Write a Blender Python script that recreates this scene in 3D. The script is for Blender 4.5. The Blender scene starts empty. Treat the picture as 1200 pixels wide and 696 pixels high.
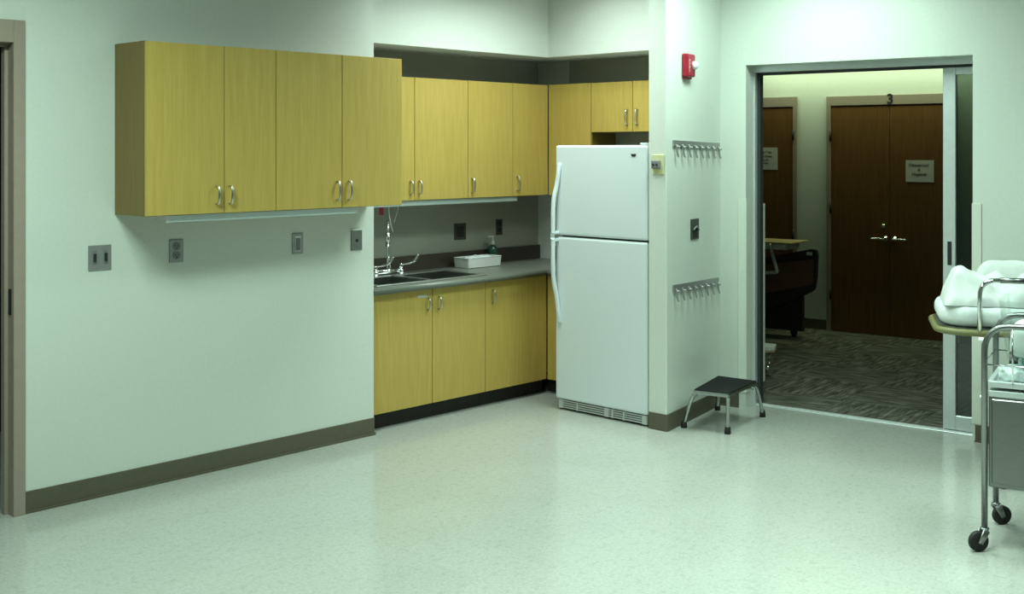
import bpy, bmesh, math, random
from mathutils import Vector, Matrix, noise
random.seed(7)
PI=math.pi
SC=bpy.context.scene
COL=SC.collection

# ------------------------------------------------------------------ materials
def new_mat(name):
    m=bpy.data.materials.new(name); m.use_nodes=True
    nt=m.node_tree; nt.nodes.clear()
    out=nt.nodes.new('ShaderNodeOutputMaterial'); b=nt.nodes.new('ShaderNodeBsdfPrincipled')
    nt.links.new(b.outputs[0],out.inputs[0])
    return m,nt,b
def setp(b,col=None,rough=.5,metal=0,spec=.5,coat=0,trans=0,ior=1.45):
    if col: b.inputs['Base Color'].default_value=(*col,1)
    b.inputs['Roughness'].default_value=rough; b.inputs['Metallic'].default_value=metal
    b.inputs['Specular IOR Level'].default_value=spec; b.inputs['Coat Weight'].default_value=coat
    b.inputs['Transmission Weight'].default_value=trans; b.inputs['IOR'].default_value=ior
def N(nt,t,**k):
    n=nt.nodes.new(t)
    for a,v in k.items():
        if a in n.inputs: n.inputs[a].default_value=v
        else: setattr(n,a,v)
    return n
def coords(nt,scale=(1,1,1),rot=(0,0,0)):
    tc=nt.nodes.new('ShaderNodeTexCoord'); mp=nt.nodes.new('ShaderNodeMapping')
    mp.inputs['Scale'].default_value=scale; mp.inputs['Rotation'].default_value=rot
    nt.links.new(tc.outputs['Object'],mp.inputs['Vector']); return mp.outputs['Vector']
def ramp(nt,fac,stops):
    r=nt.nodes.new('ShaderNodeValToRGB'); el=r.color_ramp.elements
    while len(el)<len(stops): el.new(.5)
    for e,(p,c) in zip(el,stops): e.position=p; e.color=(*c,1)
    nt.links.new(fac,r.inputs['Fac']); return r.outputs['Color']
def bump(nt,b,h,strength=.1,dist=.002):
    n=nt.nodes.new('ShaderNodeBump'); n.inputs['Strength'].default_value=strength; n.inputs['Distance'].default_value=dist
    nt.links.new(h,n.inputs['Height']); nt.links.new(n.outputs['Normal'],b.inputs['Normal'])
def noisy(name,col,var=.06,scale=40,rough=.5,metal=0,spec=.5,bmp=.1,coat=0,sc3=(1,1,1)):
    m,nt,b=new_mat(name); setp(b,col,rough,metal,spec,coat)
    v=coords(nt,sc3); n=N(nt,'ShaderNodeTexNoise',Scale=scale,Detail=3.0); nt.links.new(v,n.inputs['Vector'])
    c=ramp(nt,n.outputs['Fac'],[(.3,tuple(x*(1-var) for x in col)),(.7,tuple(min(1,x*(1+var)) for x in col))])
    nt.links.new(c,b.inputs['Base Color'])
    if bmp: bump(nt,b,n.outputs['Fac'],bmp)
    return m
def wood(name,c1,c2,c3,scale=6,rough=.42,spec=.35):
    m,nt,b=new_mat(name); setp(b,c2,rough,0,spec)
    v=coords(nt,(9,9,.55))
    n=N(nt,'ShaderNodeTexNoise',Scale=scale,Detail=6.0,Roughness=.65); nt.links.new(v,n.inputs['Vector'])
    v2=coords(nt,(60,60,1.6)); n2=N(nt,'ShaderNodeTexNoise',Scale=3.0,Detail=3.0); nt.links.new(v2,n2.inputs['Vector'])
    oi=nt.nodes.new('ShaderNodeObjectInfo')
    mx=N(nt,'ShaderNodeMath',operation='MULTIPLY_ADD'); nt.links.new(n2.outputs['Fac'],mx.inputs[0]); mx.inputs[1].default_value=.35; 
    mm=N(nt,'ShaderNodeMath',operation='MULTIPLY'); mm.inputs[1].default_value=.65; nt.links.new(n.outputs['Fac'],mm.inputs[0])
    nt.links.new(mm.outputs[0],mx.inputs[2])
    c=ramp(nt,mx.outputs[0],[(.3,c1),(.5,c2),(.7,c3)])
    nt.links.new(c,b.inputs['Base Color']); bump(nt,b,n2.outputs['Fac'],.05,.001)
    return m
def emis(name,col,s):
    m=bpy.data.materials.new(name); m.use_nodes=True; nt=m.node_tree; nt.nodes.clear()
    o=nt.nodes.new('ShaderNodeOutputMaterial'); e=nt.nodes.new('ShaderNodeEmission')
    e.inputs[0].default_value=(*col,1); e.inputs[1].default_value=s; nt.links.new(e.outputs[0],o.inputs[0]); return m
def pane(name,tint,refl=.1,rough=.02,mult=1.0):
    m=bpy.data.materials.new(name); m.use_nodes=True; nt=m.node_tree; nt.nodes.clear()
    o=nt.nodes.new('ShaderNodeOutputMaterial'); t=nt.nodes.new('ShaderNodeBsdfTransparent'); g=nt.nodes.new('ShaderNodeBsdfGlossy')
    t.inputs[0].default_value=(*tint,1); g.inputs['Roughness'].default_value=rough
    f=nt.nodes.new('ShaderNodeFresnel'); f.inputs[0].default_value=1.5
    a=N(nt,'ShaderNodeMath',operation='MULTIPLY_ADD'); a.inputs[1].default_value=mult; a.inputs[2].default_value=refl; nt.links.new(f.outputs[0],a.inputs[0])
    mx=nt.nodes.new('ShaderNodeMixShader'); nt.links.new(a.outputs[0],mx.inputs[0]); nt.links.new(t.outputs[0],mx.inputs[1]); nt.links.new(g.outputs[0],mx.inputs[2])
    nt.links.new(mx.outputs[0],o.inputs[0]); return m

def vct():
    m,nt,b=new_mat('vinyl_tile'); setp(b,(.5,.5,.45),.16,0,.5,.0)
    v=coords(nt)
    n=N(nt,'ShaderNodeTexNoise',Scale=75.0,Detail=5.0,Roughness=.7); nt.links.new(v,n.inputs['Vector'])
    n2=N(nt,'ShaderNodeTexNoise',Scale=28.0,Detail=3.0,Roughness=.6); nt.links.new(v,n2.inputs['Vector'])
    n3=N(nt,'ShaderNodeTexNoise',Scale=3.0,Detail=2.0); nt.links.new(v,n3.inputs['Vector'])
    br=N(nt,'ShaderNodeTexBrick',offset=0.0,Scale=1.0); br.inputs['Brick Width'].default_value=.305; br.inputs['Row Height'].default_value=.305
    br.inputs['Mortar Size'].default_value=.001; br.inputs['Color1'].default_value=(.97,.97,.96,1); br.inputs['Color2'].default_value=(1.0,1.0,1.0,1); br.inputs['Mortar'].default_value=(.93,.93,.92,1)
    nt.links.new(v,br.inputs['Vector'])
    c1=ramp(nt,n.outputs['Fac'],[(.30,(.31,.32,.285)),(.45,(.385,.395,.36)),(.55,(.40,.41,.38)),(.70,(.46,.47,.44))])
    c2=ramp(nt,n2.outputs['Fac'],[(.32,(.90,.90,.88)),(.48,(1,1,1)),(.7,(1.0,1.0,1.0))])
    c3=ramp(nt,n3.outputs['Fac'],[(.35,(.97,.97,.965)),(.65,(1,1,1))])
    m1=N(nt,'ShaderNodeMixRGB',blend_type='MULTIPLY'); m1.inputs[0].default_value=1; nt.links.new(c1,m1.inputs[1]); nt.links.new(br.outputs['Color'],m1.inputs[2])
    m2=N(nt,'ShaderNodeMixRGB',blend_type='MULTIPLY'); m2.inputs[0].default_value=1; nt.links.new(m1.outputs[0],m2.inputs[1]); nt.links.new(c2,m2.inputs[2])
    m3=N(nt,'ShaderNodeMixRGB',blend_type='MULTIPLY'); m3.inputs[0].default_value=1; nt.links.new(m2.outputs[0],m3.inputs[1]); nt.links.new(c3,m3.inputs[2])
    nt.links.new(m3.outputs[0],b.inputs['Base Color'])
    r=ramp(nt,n2.outputs['Fac'],[(.3,(.13,.13,.13)),(.7,(.19,.19,.19))]); nt.links.new(r,b.inputs['Roughness'])
    bump(nt,b,n3.outputs['Fac'],.03,.004)
    return m
def carpet():
    m,nt,b=new_mat('carpet_tile'); setp(b,(.06,.06,.045),.95,0,.1)
    outs=[]
    for sc in ((3.2,24,1),(24,3.2,1)):
        v=coords(nt,sc); n=N(nt,'ShaderNodeTexNoise',Scale=1.5,Detail=3.0,Roughness=.6); nt.links.new(v,n.inputs['Vector']); outs.append(n.outputs['Fac'])
    v=coords(nt); ch=N(nt,'ShaderNodeTexChecker',Scale=1.64); nt.links.new(v,ch.inputs['Vector'])
    mx=N(nt,'ShaderNodeMixRGB'); nt.links.new(ch.outputs['Fac'],mx.inputs[0]); nt.links.new(outs[0],mx.inputs[1]); nt.links.new(outs[1],mx.inputs[2])
    c=ramp(nt,mx.outputs[0],[(.34,(.045,.043,.034)),(.46,(.085,.082,.066)),(.55,(.125,.121,.099)),(.68,(.22,.213,.175))])
    nt.links.new(c,b.inputs['Base Color'])
    f=N(nt,'ShaderNodeTexNoise',Scale=260.0); nt.links.new(v,f.inputs['Vector']); bump(nt,b,f.outputs['Fac'],.5,.004)
    return m

M={}
M['wall']=noisy('wall_paint',(.665,.70,.645),.02,55,.55,0,.3,.06)
M['soffit']=M['wall']
M['recess']=noisy('shade_darkened_wall_paint',(.40,.405,.355),.02,55,.55,0,.3,.06)  # wall colour darkened to stand in for the shade inside the kitchenette
M['ceil']=noisy('ceiling_tile',(.30,.30,.29),.05,90,.9,0,.1,.2)
M['vct']=vct(); M['carpet']=carpet()
M['oak']=wood('light_oak_laminate',(.445,.315,.074),(.50,.36,.09),(.56,.41,.112))
M['oakshade']=wood('oak_shaded_side',(.17,.115,.03),(.20,.135,.037),(.225,.155,.045))  # same oak, colour lowered to carry the shade on cabinet sides and bodies
M['cabin']=noisy('cabinet_inside',(.22,.17,.07),.08,20,.6)
M['mahog']=wood('stained_door_veneer',(.11,.052,.017),(.15,.071,.022),(.19,.092,.029),5,.45,.25)
M['mauve']=noisy('mauve_frame_paint',(.33,.27,.22),.03,30,.45)
M['base']=noisy('taupe_vinyl_base',(.105,.098,.066),.05,30,.5)
M['kick']=noisy('black_kick',(.02,.018,.016),.1,30,.6)
M['dark']=noisy('dark_rubber',(.012,.012,.012),.1,60,.6)
M['tread']=noisy('ribbed_black_tread',(.008,.008,.009),.2,160,.75,0,.25,.4,0,(1,.05,1))
M['chrome']=noisy('chrome',(.8,.82,.82),.02,20,.12,1,.5,0)
M['stool']=noisy('dull_chrome_tube',(.46,.48,.47),.03,20,.2,1,.5,0)
M['steel']=noisy('brushed_steel',(.27,.28,.27),.08,30,.32,1,.5,.05,0,(1,1,14))
M['nickel']=noisy('satin_nickel',(.62,.60,.52),.04,30,.3,1,.5,0)
M['sinksteel']=noisy('satin_sink_steel',(.62,.64,.62),.04,30,.32,1,.5,.03)
M['bowlsteel']=noisy('sink_bowl_steel',(.36,.38,.36),.05,30,.3,1,.5,.03)
M['fork']=noisy('dull_zinc',(.30,.31,.30),.05,30,.35,.9)
M['alu']=noisy('clear_aluminium',(.66,.70,.70),.03,30,.42,.55,.5,.03)
M['plate']=noisy('steel_wall_plate',(.36,.37,.36),.05,40,.4,.6)
M['darkplate']=noisy('brown_wall_plate',(.075,.062,.055),.05,40,.45)
M['blackplate']=noisy('dark_green_plate',(.05,.06,.05),.1,40,.45)
M['slot']=noisy('slot_shadow',(.02,.02,.02),.05,40,.6)
M['toggle']=noisy('grey_toggle',(.2,.21,.21),.05,40,.45)
M['fridge']=noisy('white_enamel',(.70,.76,.79),.015,220,.28,0,.5,.08)
M['fridgeside']=noisy('grey_white_enamel',(.66,.69,.68),.02,200,.4)
M['gasket']=noisy('gasket',(.03,.035,.035),.05,60,.7)
M['grille']=noisy('grille_plastic',(.55,.57,.56),.03,60,.5)
M['counter']=noisy('grey_laminate',(.155,.165,.14),.14,120,.35,0,.5,.0)
M['splash']=noisy('brown_laminate',(.085,.068,.056),.1,120,.4,0,.4,.0)
M['white']=noisy('white_plastic',(.78,.80,.78),.03,40,.4)
M['lens']=noisy('prismatic_lens',(.62,.72,.74),.03,80,.35)
M['ivory']=noisy('ivory_plastic',(.62,.62,.36),.03,40,.45)
M['guard']=noisy('corner_guard_vinyl',(.70,.73,.65),.02,40,.4)
M['red']=noisy('red_enamel',(.33,.009,.030),.05,40,.35)
M['clear']=noisy('strobe_lens',(.82,.86,.86),.05,60,.15,0,.6)
M['linen']=noisy('white_linen',(.68,.71,.69),.03,30,.85,0,.15,.3)
M['linen2']=noisy('white_mattress_cover',(.70,.75,.74),.03,60,.7,0,.2,.2)
M['bumper']=noisy('tan_green_bumper',(.20,.195,.085),.04,40,.45)
M['paper']=noisy('paper',(.55,.55,.50),.03,30,.8)
M['ink']=noisy('black_ink',(.02,.02,.02),.05,40,.8)
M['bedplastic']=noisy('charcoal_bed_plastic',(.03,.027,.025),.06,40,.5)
M['bedwood']=noisy('brown_bed_panel',(.17,.085,.05),.08,12,.45)
M['tabletop']=noisy('maple_table_edge',(.46,.36,.16),.06,20,.4)
M['bag']=noisy('clear_packaging',(.62,.72,.72),.12,30,.25,0,.6,.4)
M['teal']=noisy('pale_teal_pack',(.45,.66,.60),.08,30,.35)
M['bottle']=noisy('dark_green_bottle',(.03,.09,.06),.05,30,.15,0,.6,0)
M['housing']=noisy('troffer_baffle',(.25,.25,.25),.02,40,.6)
M['glass']=pane('tinted_pane',(.50,.55,.52),.06)
M['acrylic']=pane('clear_acrylic',(.96,.98,.97),.0,.1,.2)
GREEN=(.73,1.0,.86)
M['tube']=emis('fluorescent_lens',GREEN,1.0)
M['tubek']=emis('fluorescent_lens_kitchen',(.86,1.0,.84),1.0)
M['tubec']=emis('corridor_lens',(1.0,.96,.78),1.0)

# ------------------------------------------------------------------ mesh helpers
def bx(bm,x0,x1,y0,y1,z0,z1,bev=0,seg=2):
    mat=Matrix.Translation(((x0+x1)/2,(y0+y1)/2,(z0+z1)/2))@Matrix.Diagonal((abs(x1-x0),abs(y1-y0),abs(z1-z0),1))
    g=bmesh.ops.create_cube(bm,size=1,matrix=mat); vs=g['verts']
    if bev:
        es=list({e for v in vs for e in v.link_edges})
        bmesh.ops.bevel(bm,geom=es,offset=bev,segments=seg,affect='EDGES',profile=.5)
def smooth_path(pts,n=8):
    P=[Vector(p) for p in pts]
    if len(P)<3: return P
    out=[]
    for i in range(len(P)-1):
        a=P[max(i-1,0)];b=P[i];c=P[i+1];d=P[min(i+2,len(P)-1)]
        for k in range(n):
            t=k/n
            out.append(.5*((2*b)+(c-a)*t+(2*a-5*b+4*c-d)*t*t+(3*b-a-3*c+d)*t**3))
    out.append(P[-1]); return out
def arc_path(pts,r,n=6):
    """polyline with rounded corners of radius r"""
    P=[Vector(p) for p in pts]; out=[P[0]]
    for i in range(1,len(P)-1):
        a=(P[i-1]-P[i]); b=(P[i+1]-P[i]); rr=min(r,a.length*.49,b.length*.49)
        p0=P[i]+a.normalized()*rr; p1=P[i]+b.normalized()*rr
        for k in range(n+1):
            t=k/n; out.append((1-t)**2*p0+2*t*(1-t)*P[i]+t*t*p1)
    out.append(P[-1]); return out
def tube(bm,pts,r,n=10,cap=True,flat=None):
    P=[Vector(p) for p in pts]; rings=[]; ref=None
    for i,p in enumerate(P):
        t=(P[min(i+1,len(P)-1)]-P[max(i-1,0)]).normalized()
        if ref is None:
            ref=Vector((0,0,1)) if abs(t.z)<.9 else Vector((1,0,0))
        u=(ref-t*ref.dot(t)); 
        if u.length<1e-5: u=t.orthogonal()
        u.normalize(); w=t.cross(u); ref=u
        rr=r[i] if isinstance(r,(list,tuple)) else r
        fx=flat or (1,1)
        rings.append([bm.verts.new(p+u*math.cos(a)*rr*fx[0]+w*math.sin(a)*rr*fx[1]) for a in (2*PI*k/n for k in range(n))])
    for a,b in zip(rings,rings[1:]):
        for k in range(n): 
            f=bm.faces.new((a[k],a[(k+1)%n],b[(k+1)%n],b[k])); f.smooth=True
    if cap:
        bm.faces.new(rings[0][::-1]); bm.faces.new(rings[-1])
def lathe(bm,prof,c=(0,0,0),axis='z',n=20):
    rings=[]
    for r,h in prof:
        ring=[]
        for k in range(n):
            a=2*PI*k/n; x,y,z=r*math.cos(a),r*math.sin(a),h
            if axis=='x': x,y,z=h,x,y
            elif axis=='y': x,y,z=x,h,y
            ring.append(bm.verts.new((c[0]+x,c[1]+y,c[2]+z)))
        rings.append(ring)
    for a,b in zip(rings,rings[1:]):
        for k in range(n):
            f=bm.faces.new((a[k],a[(k+1)%n],b[(k+1)%n],b[k])); f.smooth=True
    bm.faces.new(rings[0][::-1]); bm.faces.new(rings[-1])
def cushion(bm,x0,x1,y0,y1,r,z0,z1,b,wob=0,seed=0,n=8,m=7):
    rings=[]
    for side in (0,1):
        for k in range(m+1):
            a=(k/m)*PI/2
            if side==0: ins=b*(1-math.sin(a)); z=z0+b*(1-math.cos(a))
            else: ins=b*(1-math.cos(a)); z=z1-b*(1-math.sin(a))
            P=rrect(x0+ins,x1-ins,y0+ins,y1-ins,max(r-ins,.01),n); ring=[]
            for x,y in P:
                w=wob*noise.noise(Vector((x*9+seed,y*9,z*14))); ring.append(bm.verts.new((x+w,y+w*.6,z+(w if side else 0))))
            rings.append(ring)
    for a,b2 in zip(rings,rings[1:]):
        q=len(a)
        for k in range(q):
            f=bm.faces.new((a[k],a[(k+1)%q],b2[(k+1)%q],b2[k])); f.smooth=True
    bm.faces.new(rings[0][::-1]); bm.faces.new(rings[-1])
def rrect(x0,x1,y0,y1,r,n=8):
    out=[]
    for cx,cy,a0 in ((x1-r,y1-r,0),(x0+r,y1-r,PI/2),(x0+r,y0+r,PI),(x1-r,y0+r,1.5*PI)):
        for k in range(n+1): a=a0+k/n*PI/2; out.append((cx+r*math.cos(a),cy+r*math.sin(a)))
    return out
def prism(bm,poly,z0,z1):
    a=[bm.verts.new((x,y,z0)) for x,y in poly]; b=[bm.verts.new((x,y,z1)) for x,y in poly]
    n=len(poly)
    bm.faces.new(a[::-1]); bm.faces.new(b)
    for k in range(n): bm.faces.new((a[k],a[(k+1)%n],b[(k+1)%n],b[k]))
def yprism(bm,poly,y0,y1):
    a=[bm.verts.new((x,y0,z)) for x,z in poly]; b=[bm.verts.new((x,y1,z)) for x,z in poly]
    n=len(poly); bm.faces.new(a); bm.faces.new(b[::-1])
    for k in range(n): bm.faces.new((a[k],b[k],b[(k+1)%n],a[(k+1)%n]))
class Fr:
    """a wall frame: local x to the right along the wall, y back into it, z up"""
    def __init__(s,x,y,rot): s.o=Vector((x,y,0)); s.rot=rot
    def at(s,x,y,z=0): return s.o+Matrix.Rotation(s.rot,3,'Z')@Vector((x,y,0))+Vector((0,0,z))
def obj(name,bm,m,parent=None,loc=(0,0,0),rot=0,smooth=False):
    bmesh.ops.recalc_face_normals(bm,faces=bm.faces)
    me=bpy.data.meshes.new(name); bm.to_mesh(me); bm.free()
    me.materials.append(M[m] if isinstance(m,str) else m)
    if smooth:
        for p in me.polygons: p.use_smooth=True
    o=bpy.data.objects.new(name,me); COL.objects.link(o)
    o.location=loc; o.rotation_euler=(0,0,rot)
    if parent: o.parent=parent
    return o
def part(name,parent,m,fn,label=None,smooth=False):
    bm=bmesh.new(); fn(bm); o=obj(name,bm,m,parent,smooth=smooth)
    if label: o['label']=label
    return o
def box(name,parent,m,*a,**k):
    lab=k.pop('label',None)
    return part(name,parent,m,lambda bm:bx(bm,*a,**k),lab)
def tag(o,label,cat,group=None):
    o['label']=label; o['category']=cat
    if group: o['group']=group
    return o
def thing(name,label,cat,loc=(0,0,0),rot=0,group=None):
    o=bpy.data.objects.new(name,None); COL.objects.link(o); o.empty_display_size=.1
    o.location=loc; o.rotation_euler=(0,0,rot); return tag(o,label,cat,group)
def struct(name,m,fn,fr=None,label=None):
    bm=bmesh.new(); fn(bm); o=obj(name,bm,m,None,(fr.o if fr else (0,0,0)),(fr.rot if fr else 0))
    o['kind']='structure'
    if label: o['label']=label
    return o
def copy_tree(o,parent=None):
    c=o.copy(); COL.objects.link(c); c.parent=parent
    for ch in list(o.children): copy_tree(ch,c)
    return c
def text_bm(s,size,depth=.0012,align='CENTER',fat=0):
    cu=bpy.data.curves.new('lettering','FONT'); cu.body=s; cu.size=size; cu.offset=fat; cu.extrude=depth/2; cu.align_x=align; cu.align_y='CENTER'
    t=bpy.data.objects.new('lettering',cu); COL.objects.link(t)
    dg=bpy.context.evaluated_depsgraph_get(); me=bpy.data.meshes.new_from_object(t.evaluated_get(dg))
    bm=bmesh.new(); bm.from_mesh(me); bpy.data.objects.remove(t); bpy.data.meshes.remove(me); bpy.data.curves.remove(cu)
    bmesh.ops.rotate(bm,verts=bm.verts,cent=(0,0,0),matrix=Matrix.Rotation(PI/2,3,'X'))
    return bm
def letters(name,parent,m,lines,x,y,z,fat=0):
    big=bmesh.new()
    for s,size,dx,dz in lines:
        b=text_bm(s,size,fat=fat); bmesh.ops.translate(b,verts=b.verts,vec=(x+dx,y,z+dz))
        me=bpy.data.meshes.new('t'); b.to_mesh(me); b.free(); big.from_mesh(me); bpy.data.meshes.remove(me)
    return obj(name,big,m,parent)

# ------------------------------------------------------------------ frames
W=Fr(0,0,0)                                    # left wall, face y=0
SA=math.atan2(-.9927,.1203); S=Fr(2.117,-1.03,SA)   # sliding-door wall
HA=math.atan2(.183,.834);   H=Fr(1.283,-1.213,HA)   # coat-rack wall
E_=Fr(0,0,-PI/2)                               # things facing -X : local x = -world y, local y = world x
CEIL=3.0; D=.65; XR=2.19

# ------------------------------------------------------------------ shell
def room_floor(bm): bx(bm,-10.2,2.9,-11.2,2.0,-.12,0)
struct('floor','vct',room_floor)
struct('floor_corridor','carpet',lambda bm:bx(bm,-3,4.2,.185,3.62,-.10,.003),S)
struct('ceiling','ceil',lambda bm:bx(bm,-10.2,3.2,-11.2,2.0,CEIL+.16,CEIL+.3))
DX0,DX1,DZ=-3.07,-2.152,2.19
def wl(bm):
    bx(bm,-10.2,DX0-.021,0,.12,0,CEIL+.16); bx(bm,DX1+.021,0,0,.12,0,CEIL+.16); bx(bm,DX0-.021,DX1+.021,0,.12,DZ+.021,CEIL+.16)
    bx(bm,-.12,0,.12,D,0,CEIL+.16)
struct('wall_left','wall',wl)
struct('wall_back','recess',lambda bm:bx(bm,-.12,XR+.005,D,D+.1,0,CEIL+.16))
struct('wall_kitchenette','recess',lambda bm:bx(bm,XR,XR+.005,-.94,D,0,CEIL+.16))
# soffit over the cabinets (concave L), underside open strip in shadow
ys,xs,zs=.18,1.75,2.352
struct('ceiling_soffit','soffit',lambda bm:prism(bm,[(0,ys),(xs,ys),(xs,-1.084),(1.80,-1.084),(XR-.002,-.942),(XR-.002,D),(0,D)],zs,CEIL+.16))
# partition: end face + splayed coat-rack wall
Bp=S.at(0,0); back=S.at(0.0,.29)
struct('wall_partition','wall',lambda bm:prism(bm,[(1.262,-1.085),(1.262,-1.209),(1.268,-1.2155),(1.283,-1.213),(2.117,-1.030),(XR,-1.0),(XR,-.94),(1.80,-1.0850)],0,CEIL+.16))
OT0,OT1,OZ=.183,1.618,2.247
def wr(bm):
    yprism(bm,[(0,0),(OT0,0),(OT0,OZ),(OT1,OZ),(OT1,0),(7.2,0),(7.2,CEIL+.16),(0,CEIL+.16)],0,.12)
    yprism(bm,[(-3,0),(OT0-.02,0),(OT0-.02,2.235),(OT1,2.235),(OT1,0),(7.2,0),(7.2,CEIL+.16),(-3,CEIL+.16)],.24,.3)
    bx(bm,.0,OT0-.02,.12,.24,0,CEIL+.16)
struct('wall_right','wall',wr,S)
FD=3.481
struct('wall_far','wall',lambda bm:bx(bm,-3,4.2,FD,FD+.12,0,2.75),S)
struct('ceiling_corridor','ceil',lambda bm:bx(bm,-3,4.2,.3,FD,2.62,2.75),S)
struct('wall_corridor_left','wall',lambda bm:bx(bm,-3.1,-3,.3,FD,0,2.75),S)
struct('wall_corridor_right','wall',lambda bm:bx(bm,4.2,4.3,.3,FD,0,2.75),S)
struct('wall_near','base',lambda bm:bx(bm,-10.2,3.0,-11.2,-11.1,0,CEIL+.16))
struct('wall_west','base',lambda bm:bx(bm,-10.3,-10.2,-11.2,.12,0,CEIL+.16))
# room behind the left doorway
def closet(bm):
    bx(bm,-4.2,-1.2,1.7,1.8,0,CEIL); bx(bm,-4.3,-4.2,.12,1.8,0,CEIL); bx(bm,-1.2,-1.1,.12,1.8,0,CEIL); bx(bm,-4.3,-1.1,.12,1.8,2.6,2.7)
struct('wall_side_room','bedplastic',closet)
# baseboards
def coved(bm,x0,x1,y=0,h=.102):
    bx(bm,x0,x1,y-.007,y,0,h,.002,1); bx(bm,x0,x1,y-.016,y-.007,0,.010)
struct('baseboard_left','base',lambda bm:coved(bm,-2.094,.001))
struct('baseboard_left_end','base',lambda bm:coved(bm,0,.03,0),Fr(0,0,PI/2))
struct('baseboard_partition','base',lambda bm:prism(bm,[(1.2545,-1.087),(1.2545,-1.2115),(1.262,-1.2232),(1.283,-1.2212),(2.115,-1.0386),(2.115,-1.0306),(1.283,-1.2133),(1.268,-1.2157),(1.2618,-1.209),(1.2618,-1.087)],0,.102))
struct('baseboard_right','base',lambda bm:(coved(bm,.0,.135,0,.098),coved(bm,1.632,7.2,0,.098)),S)
struct('baseboard_far','base',lambda bm:(coved(bm,-.945,-.655,FD,.1),coved(bm,.545,4.2,FD,.1),coved(bm,-3,-1.95,FD,.1)),S)
# corner guards + threshold
def guard(bm,x0,x1,y0,y1,z0,z1): bx(bm,x0,x1,y0,y1,z0,z1,.004)
struct('trim_1','guard',lambda bm:(guard(bm,.128,OT0+.003,-.005,0,.10,1.374),guard(bm,OT0,OT0+.005,-.005,.06,.10,1.374)),S,'pale vinyl corner guard left of the sliding door')
struct('trim_2','guard',lambda bm:(guard(bm,OT1-.004,1.668,-.005,0,.10,1.384),guard(bm,OT1-.005,OT1,-.005,.06,.10,1.384)),S,'pale vinyl corner guard right of the sliding door')
struct('trim_3','guard',lambda bm:(guard(bm,OT0-.02,OT0-.005,.22,.305,.13,1.33),guard(bm,.10,OT0-.005,.3,.306,.13,1.33)),S,'pale vinyl corner guard on corridor side of the opening')
struct('trim_4','alu',lambda bm:(bx(bm,OT0,OT1,.118,.19,0,.006,.002,1),bx(bm,OT0,OT1,.15,.156,.006,.010)),S,'bright metal threshold strip under the sliding door')

# ------------------------------------------------------------------ doors
def door_frame(bm,x0,x1,zt,w,wt,y0,y1,yb0,yb1,stop=.015):
    # jambs and head with face casing
    bx(bm,x0-w,x0,y0,y0+.015,0,zt+wt,.002,1); bx(bm,x1,x1+w,y0,y0+.015,0,zt+wt,.002,1); bx(bm,x0,x1,y0,y0+.015,zt,zt+wt,.002,1)
    bx(bm,x0-.02,x0,y0+.015,y1,0,zt); bx(bm,x1,x1+.02,y0+.015,y1,0,zt); bx(bm,x0-.02,x1+.02,y0+.015,y1,zt,zt+.02)
    bx(bm,x0,x0+stop,yb0,yb1,0,zt-stop); bx(bm,x1-stop,x1,yb0,yb1,0,zt-stop); bx(bm,x0,x1,yb0,yb1,zt-stop,zt)
d1=struct('door_1','mauve',lambda bm:door_frame(bm,DX0,DX1,DZ,.056,.105,-.018,.12,.045,.08,.016))
box('strike_plate',d1,'slot',DX1-.003,DX1+.001,.006,.034,.93,1.05,label='dark metal strike plate')
# dark door across the side room
d5=thing('side_room_door','dark wooden door in the unlit room beyond the left doorway','door',(0,0,0))
part('leaf',d5,'bedplastic',lambda bm:bx(bm,-2.35,-1.5,1.65,1.695,.005,2.1,.003,1))
part('lever_handle',d5,'chrome',lambda bm:(tube(bm,[(-1.72,1.65,1.02),(-1.72,1.60,1.02)],.011),tube(bm,arc_path([(-1.72,1.605,1.02),(-1.60,1.605,1.02)],.01),.011)),'silver lever handle')

def hinge(parent,x,y,z): 
    part('hinge',parent,'slot',lambda bm:(tube(bm,[(x,y,z-.05),(x,y,z+.05)],.009,8)))
def lever(parent,x,y,z,dirn):
    def f(bm):
        lathe(bm,[(.026,0),(.026,-.008),(.012,-.010),(.010,-.045),(.010,-.06)],(x,y,z),'y',16)
        tube(bm,smooth_path([(x,y-.052,z),(x+dirn*.05,y-.056,z+.002),(x+dirn*.12,y-.05,z-.002)],5),.009,8)
    return part('lever_handle',parent,'chrome',f,'polished lever handle')
# corridor double door
d3=struct('door_3','mauve',lambda bm:door_frame(bm,-.618,.488,2.10,.04,.088,FD-.02,FD,FD-.0055,FD-.0045,.002),S)
for n,(a,b) in enumerate(((-.614,-.067),(-.063,.484))):
    lf=box('door_leaf',d3,'mahog',a,b,FD-.012,FD-.001,.008,2.096)
    lever(lf,-.105 if n==0 else -.02,FD-.012,.884,-1 if n==0 else 1)
    if n==0: part('deadbolt',lf,'chrome',lambda bm:lathe(bm,[(.02,0),(.02,-.012),(.012,-.016)],(-.119,FD-.012,.997),'y',14),'round deadbolt')
    for z in (.35,1.15,1.82): hinge(d3,-.617 if n==0 else .487,FD-.024,z)
letters('number_sign',d3,'ink',[('3',.122,0,0)],-.057,FD-.0215,2.146,.004)['label']='black number 3 above the double door'
# corridor single door
d4=struct('door_4','mauve',lambda bm:door_frame(bm,-1.92,-.99,2.10,.043,.095,FD-.02,FD,FD-.0055,FD-.0045,.002),S)
box('door_leaf',d4,'mahog',-1.916,-.994,FD-.012,FD-.001,.008,2.096)
for z in (.30,.88,1.83): hinge(d4,-.985,FD-.024,z)
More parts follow.
